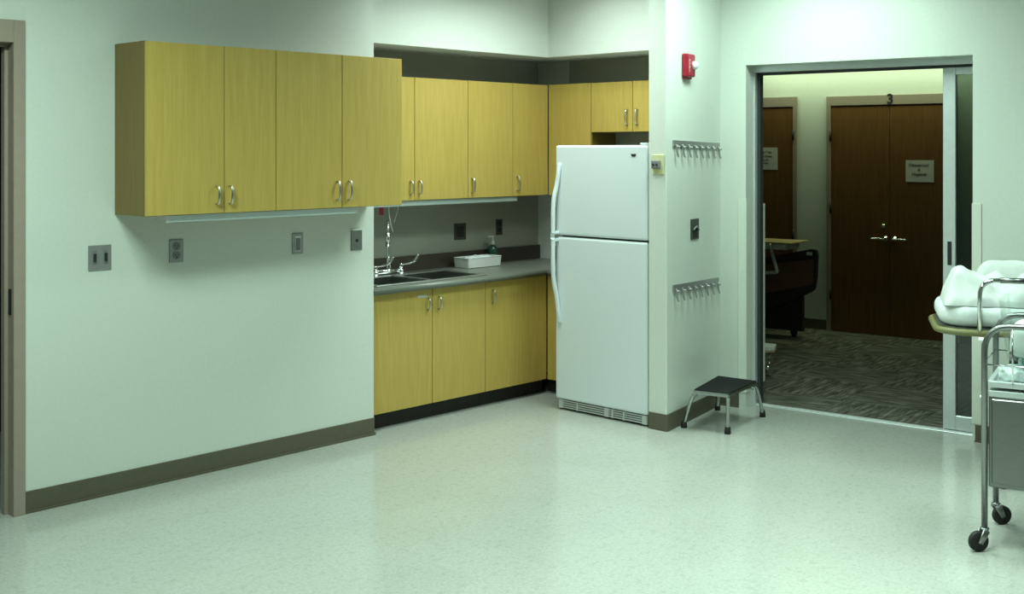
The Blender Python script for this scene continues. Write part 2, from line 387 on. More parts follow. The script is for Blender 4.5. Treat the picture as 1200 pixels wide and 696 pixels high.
# sliding glass door: frame, track, leaf
d2=struct('door_2','alu',lambda bm:(bx(bm,OT0-.012,OT0+.012,.115,.15,0,2.21,.002,1),bx(bm,OT0-.012,OT1+.02,.115,.15,2.205,OZ,.002,1)),S)
box('gasket',d2,'gasket',OT0+.0,OT0+.03,.152,.20,.006,2.20,label='black rubber seal')
box('track',d2,'gasket',OT0,OT1+.3,.152,.235,2.19,2.205,label='black track slot')
def leaf(bm):
    a,b=1.400,2.55; bx(bm,a,a+.074,.16,.20,.012,2.19,.003,1); bx(bm,b-.08,b,.16,.20,.012,2.19,.003,1)
    bx(bm,a+.074,b-.08,.16,.20,.012,.098,.003,1); bx(bm,a+.074,b-.08,.16,.20,2.145,2.19,.003,1)
lf=part('sliding_leaf',d2,'alu',leaf)
box('glass_pane',lf,'glass',1.474,2.47,.177,.183,.098,2.145,label='dark tinted glass')
box('finger_pull',lf,'slot',1.427,1.452,.158,.165,1.0,1.142,label='black recessed pull')

# ------------------------------------------------------------------ ceiling lights (above the frame)
def troffer(label,x,y,lx,ly,mat,z=CEIL,dep=.10,rot=0,group='recessed fluorescent ceiling lights',power=62,col=GREEN,spread=164):
    t=thing('ceiling_light',label,'light',(x,y,z),rot,group)
    a,b=lx/2,ly/2
    def hs(bm):
        bx(bm,-a-.02,-a,-b-.02,b+.02,0,dep); bx(bm,a,a+.02,-b-.02,b+.02,0,dep); bx(bm,-a,a,-b-.02,-b,0,dep); bx(bm,-a,a,b,b+.02,0,dep)
    part('housing',t,'housing',hs); box('lens',t,mat,-a,a,-b,b,dep-.012,dep-.002)
    L=bpy.data.lights.new('fluorescent_lamp','AREA'); L.shape='RECTANGLE'; L.size=lx*.94; L.size_y=ly*.94
    L.energy=power; L.color=col; L.spread=math.radians(spread)
    lo=bpy.data.objects.new('fluorescent_lamp',L); COL.objects.link(lo); lo.parent=t; lo.location=(0,0,dep-.02)
    return t
lights=[(-2.9,-1.65,94,172),(1.15,-1.95,52,166),(-.7,-3.4,48,105),(-3.1,-4.6,18,105),(1.1,-4.5,36,128)]
LK=(.80,-.60)
def ceiling_grid():
    # suspended ceiling with openings for the troffers
    bm=bmesh.new(); holes=[(x-.62,x+.62,y-.32,y+.32) for x,y,*_ in lights]+[(LK[0]-.62,LK[0]+.62,LK[1]-.32,LK[1]+.32)]
    X=sorted({-10.2,3.2}|{h[0] for h in holes}|{h[1] for h in holes}); Y=sorted({-11.1,.65}|{h[2] for h in holes}|{h[3] for h in holes})
    for i in range(len(X)-1):
        for j in range(len(Y)-1):
            cx,cy=(X[i]+X[i+1])/2,(Y[j]+Y[j+1])/2
            if any(h[0]<cx<h[1] and h[2]<cy<h[3] for h in holes): continue
            bx(bm,X[i],X[i+1],Y[j],Y[j+1],CEIL,CEIL+.02)
    o=obj('ceiling_suspended',bm,'ceil'); o['kind']='structure'
ceiling_grid()
for x,y,pw,sp in lights: troffer('recessed fluorescent light panel in the room ceiling, above the view',x,y,1.2,.6,'tube',power=pw,spread=sp)
troffer('recessed fluorescent light panel in the ceiling before the kitchenette soffit',LK[0],LK[1],1.2,.6,'tubek',group='kitchenette ceiling light',power=33,col=(.82,1.0,.92),spread=132)
p=S.at(-.2,3.30); troffer('corridor wall-wash light above the numbered double door',p.x,p.y,2.6,.2,'tubec',2.55,.06,SA,'corridor ceiling light',power=12.5,col=(.76,1.0,.58),spread=150)

# ------------------------------------------------------------------ cabinetry
zc0,zc1,dC=1.376,2.216,-.305
class Cab:
    """cabinet written in frame coordinates but with its Empty at its own base centre"""
    def __init__(s,fr,name,label,cx,cy,cz,cat='cabinet',group=None):
        s.c=(cx,cy,cz); s.t=thing(name,label,cat,fr.at(cx,cy,cz),fr.rot,group)
    def box(s,name,m,x0,x1,y0,y1,z0,z1,parent=None,**k):
        c=s.c; return box(name,parent or s.t,m,x0-c[0],x1-c[0],y0-c[1],y1-c[1],z0-c[2],z1-c[2],**k)
    def part(s,name,m,fn,parent=None,label=None,smooth=False):
        c=s.c
        def g(bm): fn(bm); bmesh.ops.translate(bm,verts=bm.verts,vec=(-c[0],-c[1],-c[2]))
        return part(name,parent or s.t,m,g,label,smooth)
    def doors(s,spec,y0,z0,z1,gap=.0022,th=.019):
        for (a,b,hx,h0,h1) in spec:
            d=s.box('door','oak',a+gap,b-gap,y0,y0+th,z0+.002,z1-.002,bev=.0015,seg=1)
            if hx is not None:
                zc=(h0+h1)/2
                s.part('handle','nickel',lambda bm:tube(bm,smooth_path([(hx,y0+.001,h0),(hx,y0-.022,h0+.006),(hx,y0-.03,zc),(hx,y0-.022,h1-.006),(hx,y0+.001,h1)],6),.0058,8,True,(1.0,1.25)),d,'satin metal arched pull')
c=Cab(W,'wall_cabinet','oak wall cabinet above the light switches, leftmost, one wide and one narrow door',-1.27,0,zc0)
c.box('body','oakshade',-1.645,-.907,dC+.02,-.001,zc0,zc1)
c.doors([(-1.645,-1.215,-1.262,1.424,1.514),(-1.215,-.906,-1.186,1.424,1.514)],dC,zc0,zc1)
c=Cab(W,'wall_cabinet','oak wall cabinet with two even doors, right end of the left wall beside the kitchenette',-.47,0,zc0)
c.box('body','oakshade',-.903,-.040,dC+.02,-.001,zc0,zc1)
c.doors([(-.906,-.473,-.508,1.422,1.522),(-.473,-.040,-.428,1.421,1.521)],dC,zc0,zc1)
# upper run in the kitchenette
zu0,zu1,yu=1.362,2.166,.32
g='oak wall cabinets above the sink counter'
def upper(label,x0,x1,spec,fx=None):
    c=Cab(W,'wall_cabinet',label,(x0+x1)/2,D,zu0); c.box('body','oakshade',x0+.001,x1-.001,yu+.02,D-.001,zu0,zu1)
    c.doors(spec,yu,zu0,zu1); return c
c=upper('oak double-door wall cabinet directly above the sink',.003,1.09,[(.124,.607,.57,1.405,1.49),(.607,1.09,.644,1.405,1.49)])
c.box('filler','oak',.003,.122,yu,yu+.019,zu0,zu1)
upper('single-door oak wall cabinet above the soap bottle',1.09,1.531,[(1.09,1.531,1.127,1.405,1.50)])
c=upper('narrow-door oak wall cabinet in the inside corner of the kitchenette',1.531,1.905,[(1.531,1.903,1.575,1.408,1.505)])
# second wall run (faces -X) : frame E_  local x=-wy, local y=wx
yf=1.907
c=Cab(E_,'wall_cabinet','tall plain oak corner cabinet end beside the refrigerator top, no handle',-.12,XR,zu0)
c.box('body','oakshade',-.315,.081,yf+.02,XR-.001,zu0,zu1)
c.box('door','oak',-.317,.081,yf,yf+.019,zu0,zu1,bev=.0015,seg=1)
c=Cab(E_,'wall_cabinet','short oak cabinet with two doors directly above the refrigerator',.46,XR,1.815)
c.box('body','oakshade',.085,.90,yf+.02,XR-.001,1.815,zu1)
c.doors([(.085,.456,.413,1.862,1.968),(.456,.829,.498,1.862,1.968)],yf,1.815,zu1)
c.box('filler','oak',.831,.90,yf,yf+.019,1.815,zu1)
# base cabinets
zb0,zb1,yb=.10,.822,.04
def base(label,x0,x1,spec,sealed=True):
    c=Cab(W,'base_cabinet',label,(x0+x1)/2,.3,0)
    if sealed: c.box('body','oakshade',x0+.001,x1-.001,yb+.02,D-.001,zb0,zb1)
    else:  # open top box so the sink bowls hang inside
        def f(bm):
            bx(bm,x0+.001,x0+.019,yb+.02,D-.001,zb0,zb1); bx(bm,x1-.019,x1-.001,yb+.02,D-.001,zb0,zb1)
            bx(bm,x0+.019,x1-.019,D-.02,D-.001,zb0,zb1); bx(bm,x0+.019,x1-.019,yb+.02,D-.02,zb0,zb0+.018); bx(bm,x0+.019,x1-.019,yb+.02,yb+.04,zb1-.08,zb1)
        c.part('body','oakshade',f)
    c.doors(spec,yb,zb0,zb1)
    c.box('toe_kick','kick',x0+.001,x1-.001,yb+.062,yb+.075,.001,zb0,label='black recessed kick board')
    return c
c=base('oak double-door base cabinet under the sink',.004,.979,[(.03,.509,.466,.690,.765),(.509,.979,.560,.690,.765)],False)
c.box('filler','oak',.004,.028,yb,yb+.019,zb0,zb1)
c.box('label_strip','paper',.385,.465,yb-.0012,yb+.001,.772,.788,label='small pale label strip')
base('single-door oak base cabinet right of the sink cabinet',.979,1.60,[(.979,1.579,1.043,.678,.766)])
c=Cab(E_,'base_cabinet','narrow oak base cabinet return between the corner and the refrigerator',.13,1.9,0)
c.box('body','oakshade',-.02,.296,1.604,XR-.001,zb0,zb1); c.box('door','oak',-.036,.296,1.582,1.601,zb0,zb1,bev=.0015,seg=1)
c.box('toe_kick','kick',-.10,.296,1.655,1.665,.001,zb0,label='black recessed kick board')
# worktop with a sink cut-out
c=Cab(W,'countertop','grey laminate L-shaped kitchenette countertop with dark backsplash',1.0,.3,.825)
zt0,zt1=.824,.865; SX0,SX1,SY0,SY1=.09,.985,.075,.50
def ctop(bm):
    yf0=-.002
    bx(bm,.003,SX0,yf0+.01,D-.02,zt0,zt1); bx(bm,SX0,SX1,yf0+.01,SY0,zt0,zt1); bx(bm,SX0,SX1,SY1,D-.02,zt0,zt1); bx(bm,SX1,XR-.021,yf0+.01,D-.02,zt0,zt1)
    bx(bm,1.545,XR-.021,-.298,yf0+.01,zt0,zt1)
    tube(bm,[(.003,yf0+.012,(zt0+zt1)/2),(1.545,yf0+.012,(zt0+zt1)/2)],(zt1-zt0)/2,12); tube(bm,[(1.547,yf0+.02,(zt0+zt1)/2),(1.547,-.298,(zt0+zt1)/2)],(zt1-zt0)/2,12)
c.part('worktop','counter',ctop)
c.part('backsplash','splash',lambda bm:(bx(bm,.003,XR-.003,D-.02,D-.001,zt0,.967,.002,1),bx(bm,XR-.021,XR-.003,-.298,D-.02,zt0,.967,.002,1)),label='dark brown backsplash strip')
# sink
c=Cab(W,'sink','double-bowl stainless steel sink set in the countertop',.5,.3,.70)
def rim(bm):
    z0,z1=.866,.873
    bx(bm,.068,1.005,.052,.088,z0,z1,.002,1); bx(bm,.068,1.005,.44,.555,z0,z1,.002,1); bx(bm,.068,.11,.088,.44,z0,z1); bx(bm,.965,1.005,.088,.44,z0,z1); bx(bm,.515,.558,.088,.44,z0,z1)
def bowl(x0,x1):
    def f(bm):
        y0,y1,zt,zb,r=.09,.438,.868,.70,.03
        w=.004
        bx(bm,x0,x1,y0,y1,zb,zb+w); bx(bm,x0,x0+w,y0,y1,zb,zt); bx(bm,x1-w,x1,y0,y1,zb,zt); bx(bm,x0,x1,y0,y0+w,zb,zt); bx(bm,x0,x1,y1-w,y1,zb,zt)
        lathe(bm,[(.045,0),(.045,.006),(.03,.004),(.028,.002)],((x0+x1)/2,(y0+y1)/2,zb+w),'z',20)
    return f
c.part('rim','sinksteel',rim); c.part('bowl','bowlsteel',bowl(.112,.513)); c.part('bowl','bowlsteel',bowl(.56,.963))
# faucet
fx,fy,fz=.535,.50,.874
c=Cab(W,'faucet','chrome gooseneck faucet with wrist-blade handles behind the sink',fx,fy,fz,'faucet')
c.part('bridge','chrome',lambda bm:(tube(bm,[(fx-.125,fy,fz+.02),(fx+.125,fy,fz+.02)],.013,10,True,(1.2,1.3)),lathe(bm,[(.022,0),(.022,.02),(.016,.03)],(fx-.11,fy,fz),'z',14),lathe(bm,[(.022,0),(.022,.02),(.016,.03)],(fx+.11,fy,fz),'z',14)))
def spout(bm):
    lathe(bm,[(.02,0),(.02,.03),(.015,.045),(.011,.08),(.010,.10)],(fx,fy,fz+.02),'z',14)
    q=lambda r,z:(fx-.67*r,fy-.74*r,fz+z)
    tube(bm,smooth_path([q(0,.1),q(0,.24),q(.004,.30),q(.03,.345),q(.07,.35),q(.10,.31),q(.105,.275)],6),.0105,10)
    tube(bm,[q(.105,.285),q(.106,.24),q(.107,.19)],[.014,.017,.014],12)
c.part('spout','chrome',spout)
for sx in (-1,1):
    def blade(bm,sx=sx):
        x=fx+sx*.11; lathe(bm,[(.014,0),(.014,.03),(.010,.036)],(x,fy,fz+.03),'z',12)
        tube(bm,smooth_path([(x,fy,fz+.058),(x+.035,fy-.03,fz+.064),(x+.075,fy-.05,fz+.08),(x+.098,fy-.06,fz+.12)],5),[.009]*5+[.011]*5+[.016]*5+[.018],10,True,(.6,1.1))
    c.part('blade_handle','chrome',blade,label='chrome wrist-blade handle')
# things on the counter
c=Cab(W,'soap_bottle','dark green soap bottle with white pump on the counter against the backsplash',1.55,.555,.866,'bottle')
bx_,by_=1.585,.575
c.part('bottle_body','bottle',lambda bm:lathe(bm,[(.034,.866),(.037,.872),(.037,.97),(.030,.99),(.014,1.0),(.012,1.01)],(bx_,by_,0),'z',20))
c.part('pump','white',lambda bm:(lathe(bm,[(.015,1.005),(.015,1.03),(.006,1.034),(.005,1.06)],(bx_,by_,0),'z',14),bx(bm,bx_-.045,bx_+.010,by_-.008,by_+.008,1.058,1.070,.003)),label='white pump top')
c=Cab(W,'wash_basin','white plastic basin heaped with a folded towel beside the soap bottle',1.33,.50,.866,'basin')
def tray(bm):
    def ring(z,k): return [bm.verts.new((1.36+sx*(k*.04+.125),.50+sy*(k*.02+.055),z)) for sx,sy in ((-1,-1),(1,-1),(1,1),(-1,1))]
    a=ring(.866,.82); b=ring(.935,1.0); b2=ring(.938,1.06); c2=ring(.934,.95); d2=ring(.872,.78)
    R=[a,b,b2,c2,d2]
    bm.faces.new(a[::-1]); bm.faces.new(d2)
    for p,q in zip(R,R[1:]):
        for k in range(4): bm.faces.new((p[k],p[(k+1)%4],q[(k+1)%4],q[k]))
    bmesh.ops.bevel(bm,geom=[e for e in bm.edges],offset=.004,segments=2,affect='EDGES')
c.part('tub','white',tray)
c=Cab(W,'towel','pale folded towel lying in the white plastic basin',1.32,.49,.90,'towel')
def towel(bm):
    nx,ny=14,8; top=[];
    for j in range(ny+1):
        row=[]
        for i in range(nx+1):
            u,v=i/nx*2-1,j/ny*2-1
            e=max(0,1-u**6)*max(0,1-v**6); h=.905+e*(.030+.012*math.sin(6*u+2*v)+.01*noise.noise(Vector((u*3,v*3,2))))
            row.append(bm.verts.new((1.36+u*.15,.50+v*.066,h)))
        top.append(row)
    for j in range(ny):
        for i in range(nx): bm.faces.new((top[j][i],top[j][i+1],top[j+1][i+1],top[j+1][i]))
    g=bmesh.ops.extrude_face_region(bm,geom=bm.faces[:]); 
    for v in [e for e in g['geom'] if isinstance(e,bmesh.types.BMVert)]: v.co.z=.885
c.part('folded_cloth','linen2',towel,smooth=True)
# under-cabinet lights
def strip(label,x0,x1,y0,y1,z1,h=.034):
    c=Cab(W,'under_cabinet_light',label,(x0+x1)/2,(y0+y1)/2,z1,'light')
    c.box('housing','white',x0+.007,x1-.007,y0+.058,y1,z1-h*.75,z1-.0002)
    c.part('lens_cover','lens',lambda bm:(yprism(bm,[(x0+.007,z1-.002),(x1-.007,z1-.002),(x1-.007,z1-h),(x0+.007,z1-h)],y0,y0+.055)),label='pale ribbed lens cover')
    for x in (x0,x1-.006): c.box('end_cap','white',x,x+.006,y0-.002,y0+.06,z1-h-.001,z1-.0002)
strip('long under-cabinet light below the left wall cabinets',-1.52,-.345,-.275,-.16,zc0)
strip('under-cabinet light below the cabinets over the sink counter',.24,1.60,.345,.46,zu0)
# red tag and cords above the faucet
c=Cab(W,'pull_cord','thin white looped cord hanging under the cabinet above the faucet',.55,.5,1.362,'cord')
c.part('cord_loop','white',lambda bm:(tube(bm,smooth_path([(.47,.42,1.36),(.475,.42,1.28),(.50,.43,1.20),(.525,.44,1.16)],6),.0028,6),tube(bm,smooth_path([(.56,.42,1.36),(.548,.42,1.30),(.525,.43,1.22)],6),.0018,6)))
c=Cab(W,'red_tag','small red tag hanging under the cabinet left of the faucet',.42,.42,1.362,'tag')
c.box('tag_card','red',.392,.428,.419,.423,1.272,1.328,bev=.001,seg=1); c.part('string','white',lambda bm:tube(bm,[(.41,.421,1.361),(.41,.421,1.326)],.0015,6))

# ------------------------------------------------------------------ wall plates
def plate(fr,name,label,x0,x1,z0,z1,m,y=0,cat='outlet'):
    c=Cab(fr,name,label,(x0+x1)/2,y,z0,cat)
    c.box('cover_plate',m,x0,x1,y-.006,y-.0003,z0,z1,bev=.0025,seg=2); return c
c=plate(W,'light_switch','steel double light switch, leftmost plate under the left wall cabinets',-1.784,-1.665,1.107,1.229,'plate',0,'switch')
for x in (-1.753,-1.696):
    c.box('toggle_surround','toggle',x-.011,x+.011,-.0075,-.0055,1.135,1.205,label='grey toggle surround')
    c.part('toggle','slot',lambda bm:yprism(bm,[(x-.006,1.150),(x+.006,1.150),(x+.006,1.19),(x-.006,1.19)],-.016,-.007),label='dark toggle lever')
c=plate(W,'power_outlet','grey duplex power outlet right of the double light switch',-1.349,-1.268,1.115,1.234,'plate')
for z in (1.152,1.199):
    c.part('socket','toggle',lambda bm:lathe(bm,[(.021,-.0055),(.021,-.009)],(-1.309,0,z),'y',18),label='dark round socket')
    c.part('slots','slot',lambda bm:(bx(bm,-1.318,-1.315,-.0098,-.0088,z-.003,z+.008),bx(bm,-1.303,-1.300,-.0098,-.0088,z-.003,z+.008),bx(bm,-1.312,-1.306,-.0098,-.0088,z-.013,z-.007)),label='black slots')
c=plate(W,'rocker_switch','grey framed rocker switch plate under the middle of the left cabinets',-.589,-.515,1.110,1.228,'plate',0,'switch')
c.box('rocker_frame','white',-.571,-.533,-.008,-.0055,1.126,1.212); c.box('rocker','toggle',-.567,-.537,-.0105,-.007,1.130,1.200,label='dark grey rocker')
c=plate(W,'wall_jack','pale steel jack plate nearest the kitchenette corner of the left wall',-.173,-.092,1.105,1.222,'steel',0,'jack')
c.box('top_cap','white',-.173,-.092,-.012,-.0003,1.222,1.232); c.part('jack_hole','slot',lambda bm:lathe(bm,[(.010,-.0055),(.010,-.0085)],(-.132,0,1.162),'y',14),label='black round jack')
c=plate(W,'wall_box','square dark brown double wall plate above the wash basin',1.27,1.385,1.05,1.167,'darkplate',D)
c.box('inset','slot',1.295,1.36,D-.008,D-.0055,1.07,1.147)
c=plate(W,'power_outlet','narrow dark brown outlet plate above and right of the soap bottle',1.694,1.76,1.063,1.18,'darkplate',D)
for z in (1.10,1.145): c.part('socket','slot',lambda bm:lathe(bm,[(.019,-.0055),(.019,-.008)],(1.727,D,z),'y',16))
c=plate(H,'power_outlet','dark outlet plate between the two coat racks',.341,.47,1.128,1.258,'blackplate')
c.box('socket_panel','slot',.375,.435,-.0085,-.0055,1.14,1.20); c.part('plug_ring','toggle',lambda bm:tube(bm,smooth_path([(.365,-.012,1.19),(.385,-.018,1.205),(.41,-.018,1.208),(.435,-.015,1.195),(.45,-.012,1.185)],4),.006,8),label='grey hooked guard')
# ivory device on the partition end
c=Cab(E_,'wall_timer','ivory wall plate with grey dial box on the wall edge right of the refrigerator',1.158,1.262,1.55,'timer')
c.box('cover_plate','ivory',1.115,1.200,1.2545,1.2615,1.545,1.665,bev=.003,seg=2)
c.box('dial_box','toggle',1.118,1.178,1.236,1.256,1.580,1.630,bev=.005,seg=2,label='grey dial box')
for x in (1.136,1.162): c.part('dial','slot',lambda bm:lathe(bm,[(.008,1.237),(.006,1.229)],(x,0,1.604),'y',12),label='dark round dial')
# coat racks
def rack(label,x0,x1,z0,z1,h=.036,slope=0):
    c=Cab(H,'coat_rack',label,(x0+x1)/2,-.01,z0,'coat rack')
    zz=lambda x:z0+(z1-z0)*(x-x0)/(x1-x0)
    c.part('backplate','plate',lambda bm:yprism(bm,[(x0,zz(x0)-h),(x1,zz(x1)-h),(x1,zz(x1)),(x0,zz(x0))],-.010,-.0005))
    for i in range(8):
        x=x0+.03+i*(x1-x0-.06)/7; z=zz(x)-h
        def hook(bm,x=x,z=z):
            tube(bm,smooth_path([(x,-.010,z+.010),(x,-.016,z-.004),(x+.003,-.017,z-.035),(x+.008,-.022,z-.060),(x+.010,-.028,z-.066)],5),[.0075]*8+[.0065]*8+[.0055]*5,8)
            tube(bm,smooth_path([(x,-.012,z+.004),(x+.002,-.024,z-.004),(x+.004,-.034,z-.004)],5),.0065,8)
        c.part('hook','plate',hook,label='steel double hook')
rack('upper steel coat rack with eight hooks, beneath the red fire alarm',.063,.818,1.752,1.738)
rack('lower steel coat rack with eight hooks, above the step stool',.063,.80,.873,.850)
# fire alarm
c=Cab(H,'fire_alarm','red fire alarm strobe high on the wall above the coat racks',.30,0,2.14,'fire alarm')
c.box('housing','red',.200,.325,-.042,-.0005,2.145,2.288,bev=.010,seg=3)
c.part('back_box','red',lambda bm:bx(bm,.215,.31,-.025,-.0005,2.132,2.15,.006))
c.part('strobe_lens','clear',lambda bm:lathe(bm,[(.026,-.04),(.026,-.058),(.018,-.070),(.006,-.074)],(.290,0,2.218),'y',18),label='clear white strobe lens',smooth=True)
cc=c.c
for i,ch in enumerate('FIRE'):
    b=text_bm(ch,.026,.001); bmesh.ops.translate(b,verts=b.verts,vec=(.232-cc[0],-.0427-cc[1],2.245-i*.021-cc[2])); o=obj('lettering',b,'white',c.t); o['label']='white letter %s'%ch

# ------------------------------------------------------------------ refrigerator (frame E_: x=-wy, y=wx)
FX0,FX1,FY,FZ=.322,1.072,1.262,1.722
c=Cab(E_,'refrigerator','white top-freezer refrigerator standing beside the kitchenette',.70,1.7,0,'refrigerator')
c.box('cabinet','fridgeside',FX0+.004,FX1-.004,FY+.066,1.795,.03,FZ-.012,bev=.006,seg=2)
c.box('gasket','gasket',FX0+.012,FX1-.012,FY+.058,FY+.068,.085,FZ-.02,label='dark door gasket')
zsp=1.133
c.box('freezer_door','fridge',FX0,FX1,FY,FY+.06,zsp+.005,FZ,bev=.014,seg=3,label='short upper freezer door')
c.box('fresh_food_door','fridge',FX0,FX1,FY,FY+.06,.072,zsp-.006,bev=.014,seg=3,label='tall lower door')
def fhandle(z0,z1,flip):
    x=FX0+.026
    zs_=[z0,z0+.03,z0+.09,z0+.17] if not flip else [z0,z0-.03,z0-.09,z0-.17]
    def f(bm):
        P=[(x+.014,FY-.004,z0),(x+.012,FY-.012,z0+(z1-z0)*.12),(x+.004,FY-.020,z0+(z1-z0)*.30),(x-.006,FY-.036,z0+(z1-z0)*.48),(x-.008,FY-.042,z0+(z1-z0)*.7),(x-.008,FY-.042,z1-(z1-z0)*.03),(x-.004,FY-.05,z1)]
        tube(bm,smooth_path(P,6),.016,12,True,(1.0,.8))
        bx(bm,x-.022,x+.008,FY-.046,FY+.004,min(z1,z1-(z1-z0)*.04),max(z1,z1-(z1-z0)*.04),.003,1)
    return f
c.part('door_handle','fridge',fhandle(1.60,zsp+.012,True),label='long curved freezer handle')
c.part('door_handle','fridge',fhandle(.57,zsp-.014,False),label='long curved lower handle')
def gr(bm):
    bx(bm,FX0+.02,FX1-.01,FY+.03,FY+.045,.012,.068,.002,1)
    for z in (.018,.032,.046,.060): bx(bm,FX0+.02,FX1-.01,FY+.016,FY+.032,z-.0035,z+.0035)
    for x in (FX0+.02,FX0+.17,FX0+.40,FX0+.46,FX0+.55,FX1-.05): bx(bm,x,x+(.035 if x in (FX0+.02,FX0+.40,FX1-.05) else .012),FY+.013,FY+.032,.012,.066)
c.part('base_grille','grille',gr,label='louvred grey base grille')
c.box('grille_shadow','slot',FX0+.022,FX1-.012,FY+.026,FY+.031,.014,.066)
c.part('badge','slot',lambda bm:yprism(bm,[(FX1-.125,1.668),(FX1-.085,1.668),(FX1-.092,1.652),(FX1-.118,1.652)],FY-.003,FY+.002),label='small dark shield badge')
c.box('hinge_cover','fridge',FX1-.06,FX1-.008,FY+.004,FY+.10,FZ-.012,FZ+.014,bev=.004,seg=2)
for x in (FX0+.06,FX1-.06):
    for y in (FY+.12,1.72): c.part('foot','dark',lambda bm:lathe(bm,[(.018,0.0),(.018,.031)],(x,y,0),'z',12))

# ------------------------------------------------------------------ step stool (S frame)
c=Cab(S,'step_stool','low chrome step stool with black ribbed top standing by the coat-rack wall',.2,-.45,0,'stool')
TQ=[(.20,-.76),(.425,-.735),(.395,-.275),(.118,-.268)]   # plan of the top: near-left, near-right, far-right, far-left
def inset(q,k):
    cx=sum(p[0] for p in q)/4; cy=sum(p[1] for p in q)/4; return [(cx+(x-cx)*k,cy+(y-cy)*k) for x,y in q]
ST=.245
def top(bm):
    prism(bm,TQ,ST-.022,ST); bmesh.ops.bevel(bm,geom=bm.edges[:],offset=.005,segments=2,affect='EDGES')
c.part('top_tray','stool',top,label='bright metal tray edge'); c.part('tread','tread',lambda bm:prism(bm,inset(TQ,.955),ST-.001,ST+.005),label='black ribbed rubber tread')
feet=[(.115,-.715),(.40,-.70),(.375,-.16),(.06,-.16)]
order=[(0,0),(1,1),(2,2),(3,3)]
for (i,j) in order:
    tx,ty=inset(TQ,.88)[i]; px,py=feet[j]
    lg=c.part('leg','stool',lambda bm:tube(bm,smooth_path([(tx+(.16-tx)*.0,ty,ST-.024),(tx+(px-tx)*.30,ty+(py-ty)*.30,ST-.045),(tx+(px-tx)*.6,ty+(py-ty)*.6,ST-.11),(px,py,.02)],6),.0115,12))
    c.part('foot_cap','dark',lambda bm:lathe(bm,[(.019,0.0),(.019,.012),(.016,.04),(.014,.042)],(px,py,0),'z',14),lg,'black rubber foot cap')
c.part('brace','stool',lambda bm:tube(bm,[(.15,-.62,ST-.03),(.15,-.38,ST-.03)],.006,8)); c.part('brace','stool',lambda bm:tube(bm,[(.39,-.33,ST-.04),(.33,-.33,ST-.04)],.007,8))

# ------------------------------------------------------------------ stretcher with linens
ang=SA+math.radians(21)
so=S.at(1.738,-1.045); R_=Fr(so.x,so.y,ang)
BL,BW,BH=1.35,.62,.80
c=Cab(R_,'stretcher','wheeled stretcher with olive bumper edge and white mattress, far right',.6,.3,0,'stretcher')
def rrect(x0,x1,y0,y1,r,n=8):
    out=[]
    for cx,cy,a0 in ((x1-r,y1-r,0),(x0+r,y1-r,PI/2),(x0+r,y0+r,PI),(x1-r,y0+r,1.5*PI)):
        for k in range(n+1): a=a0+k/n*PI/2; out.append((cx+r*math.cos(a),cy+r*math.sin(a)))
    return out
def bumper(bm):
    pts=[(x,y,BH-.022) for x,y in rrect(0,BL,0,BW,.15)]; pts.append(pts[0]); tube(bm,pts,.017,10,False,(1.0,1.0))
c.part('bumper','bumper',bumper,label='olive green bumper edge')
c.part('deck','steel',lambda bm:prism(bm,rrect(.010,BL-.010,.010,BW-.010,.145),BH-.030,BH))
def mat(bm): cushion(bm,.012,BL-.02,.012,BW-.022,.145,BH+.002,BH+.105,.045,.004)
c.part('mattress','linen2',mat,label='white covered mattress')
c.part('side_rail','chrome',lambda bm:tube(bm,arc_path([(.195,-.004,BH-.02),(.195,-.004,BH+.245),(.95,-.004,BH+.245),(.95,-.004,BH-.02)],.085,8),.0125,10),label='chrome tubular side rail')
c.part('rail_grip','steel',lambda bm:tube(bm,[(.29,-.004,BH+.245),(.42,-.004,BH+.245)],.0145,10))
c.part('underframe','steel',lambda bm:(bx(bm,.30,1.20,.12,.15,.20,.25),bx(bm,.30,1.20,.47,.50,.20,.25),bx(bm,.55,.62,.15,.47,.20,.25),bx(bm,.95,1.02,.15,.47,.20,.25)))
for x in (.40,1.1): c.part('column','steel',lambda bm:lathe(bm,[(.045,.22),(.045,.5),(.03,.5),(.03,BH-.028)],(x,.31,0),'z',16))
def caster(c,x,y,r,name='caster',zt=.12,w=.026,ax=0,sw=.02):
    dx,dy=math.cos(ax),math.sin(ax)
    wx,wy=x-dx*sw,y-dy*sw
    k=c.part(name,'fork',lambda bm:(lathe(bm,[(.017,r*2+.004),(.02,r*2+.012),(.013,zt)],(x,y,0),'z',14),
        [tube(bm,[(x-dy*s*(w*.5+.006),y+dx*s*(w*.5+.006),r*2+.006),(wx-dy*s*(w*.5+.006),wy+dx*s*(w*.5+.006),r-.006)],[.013,.009],8,True,(1.3,.4)) for s in (-1,1)],
        tube(bm,[(x-dy*(w*.5+.01),y+dx*(w*.5+.01),r*2+.004),(x+dy*(w*.5+.01),y-dx*(w*.5+.01),r*2+.004)],.007,8)))
    def wheel(bm):
        lathe(bm,[(r*.3,-w*.5),(r*.86,-w*.5),(r,-w*.32),(r,w*.32),(r*.86,w*.5),(r*.3,w*.5)],(0,0,0),'x',24)
        bmesh.ops.rotate(bm,verts=bm.verts,cent=(0,0,0),matrix=Matrix.Rotation(ax+PI/2,3,'Z')); bmesh.ops.translate(bm,verts=bm.verts,vec=(wx,wy,r))
    c.part('wheel','dark',wheel,k,'black rubber wheel')
for x,y in ((.30,.08),(1.2,.13),(.33,.49),(1.2,.49)): caster(c,x,y,.062,'caster',.22,.03,PI/2+.2)
c.part('brake_bar','dark',lambda bm:tube(bm,smooth_path([(.26,.05,.17),(.42,.0,.15),(.55,-.02,.165)],5),.014,8))
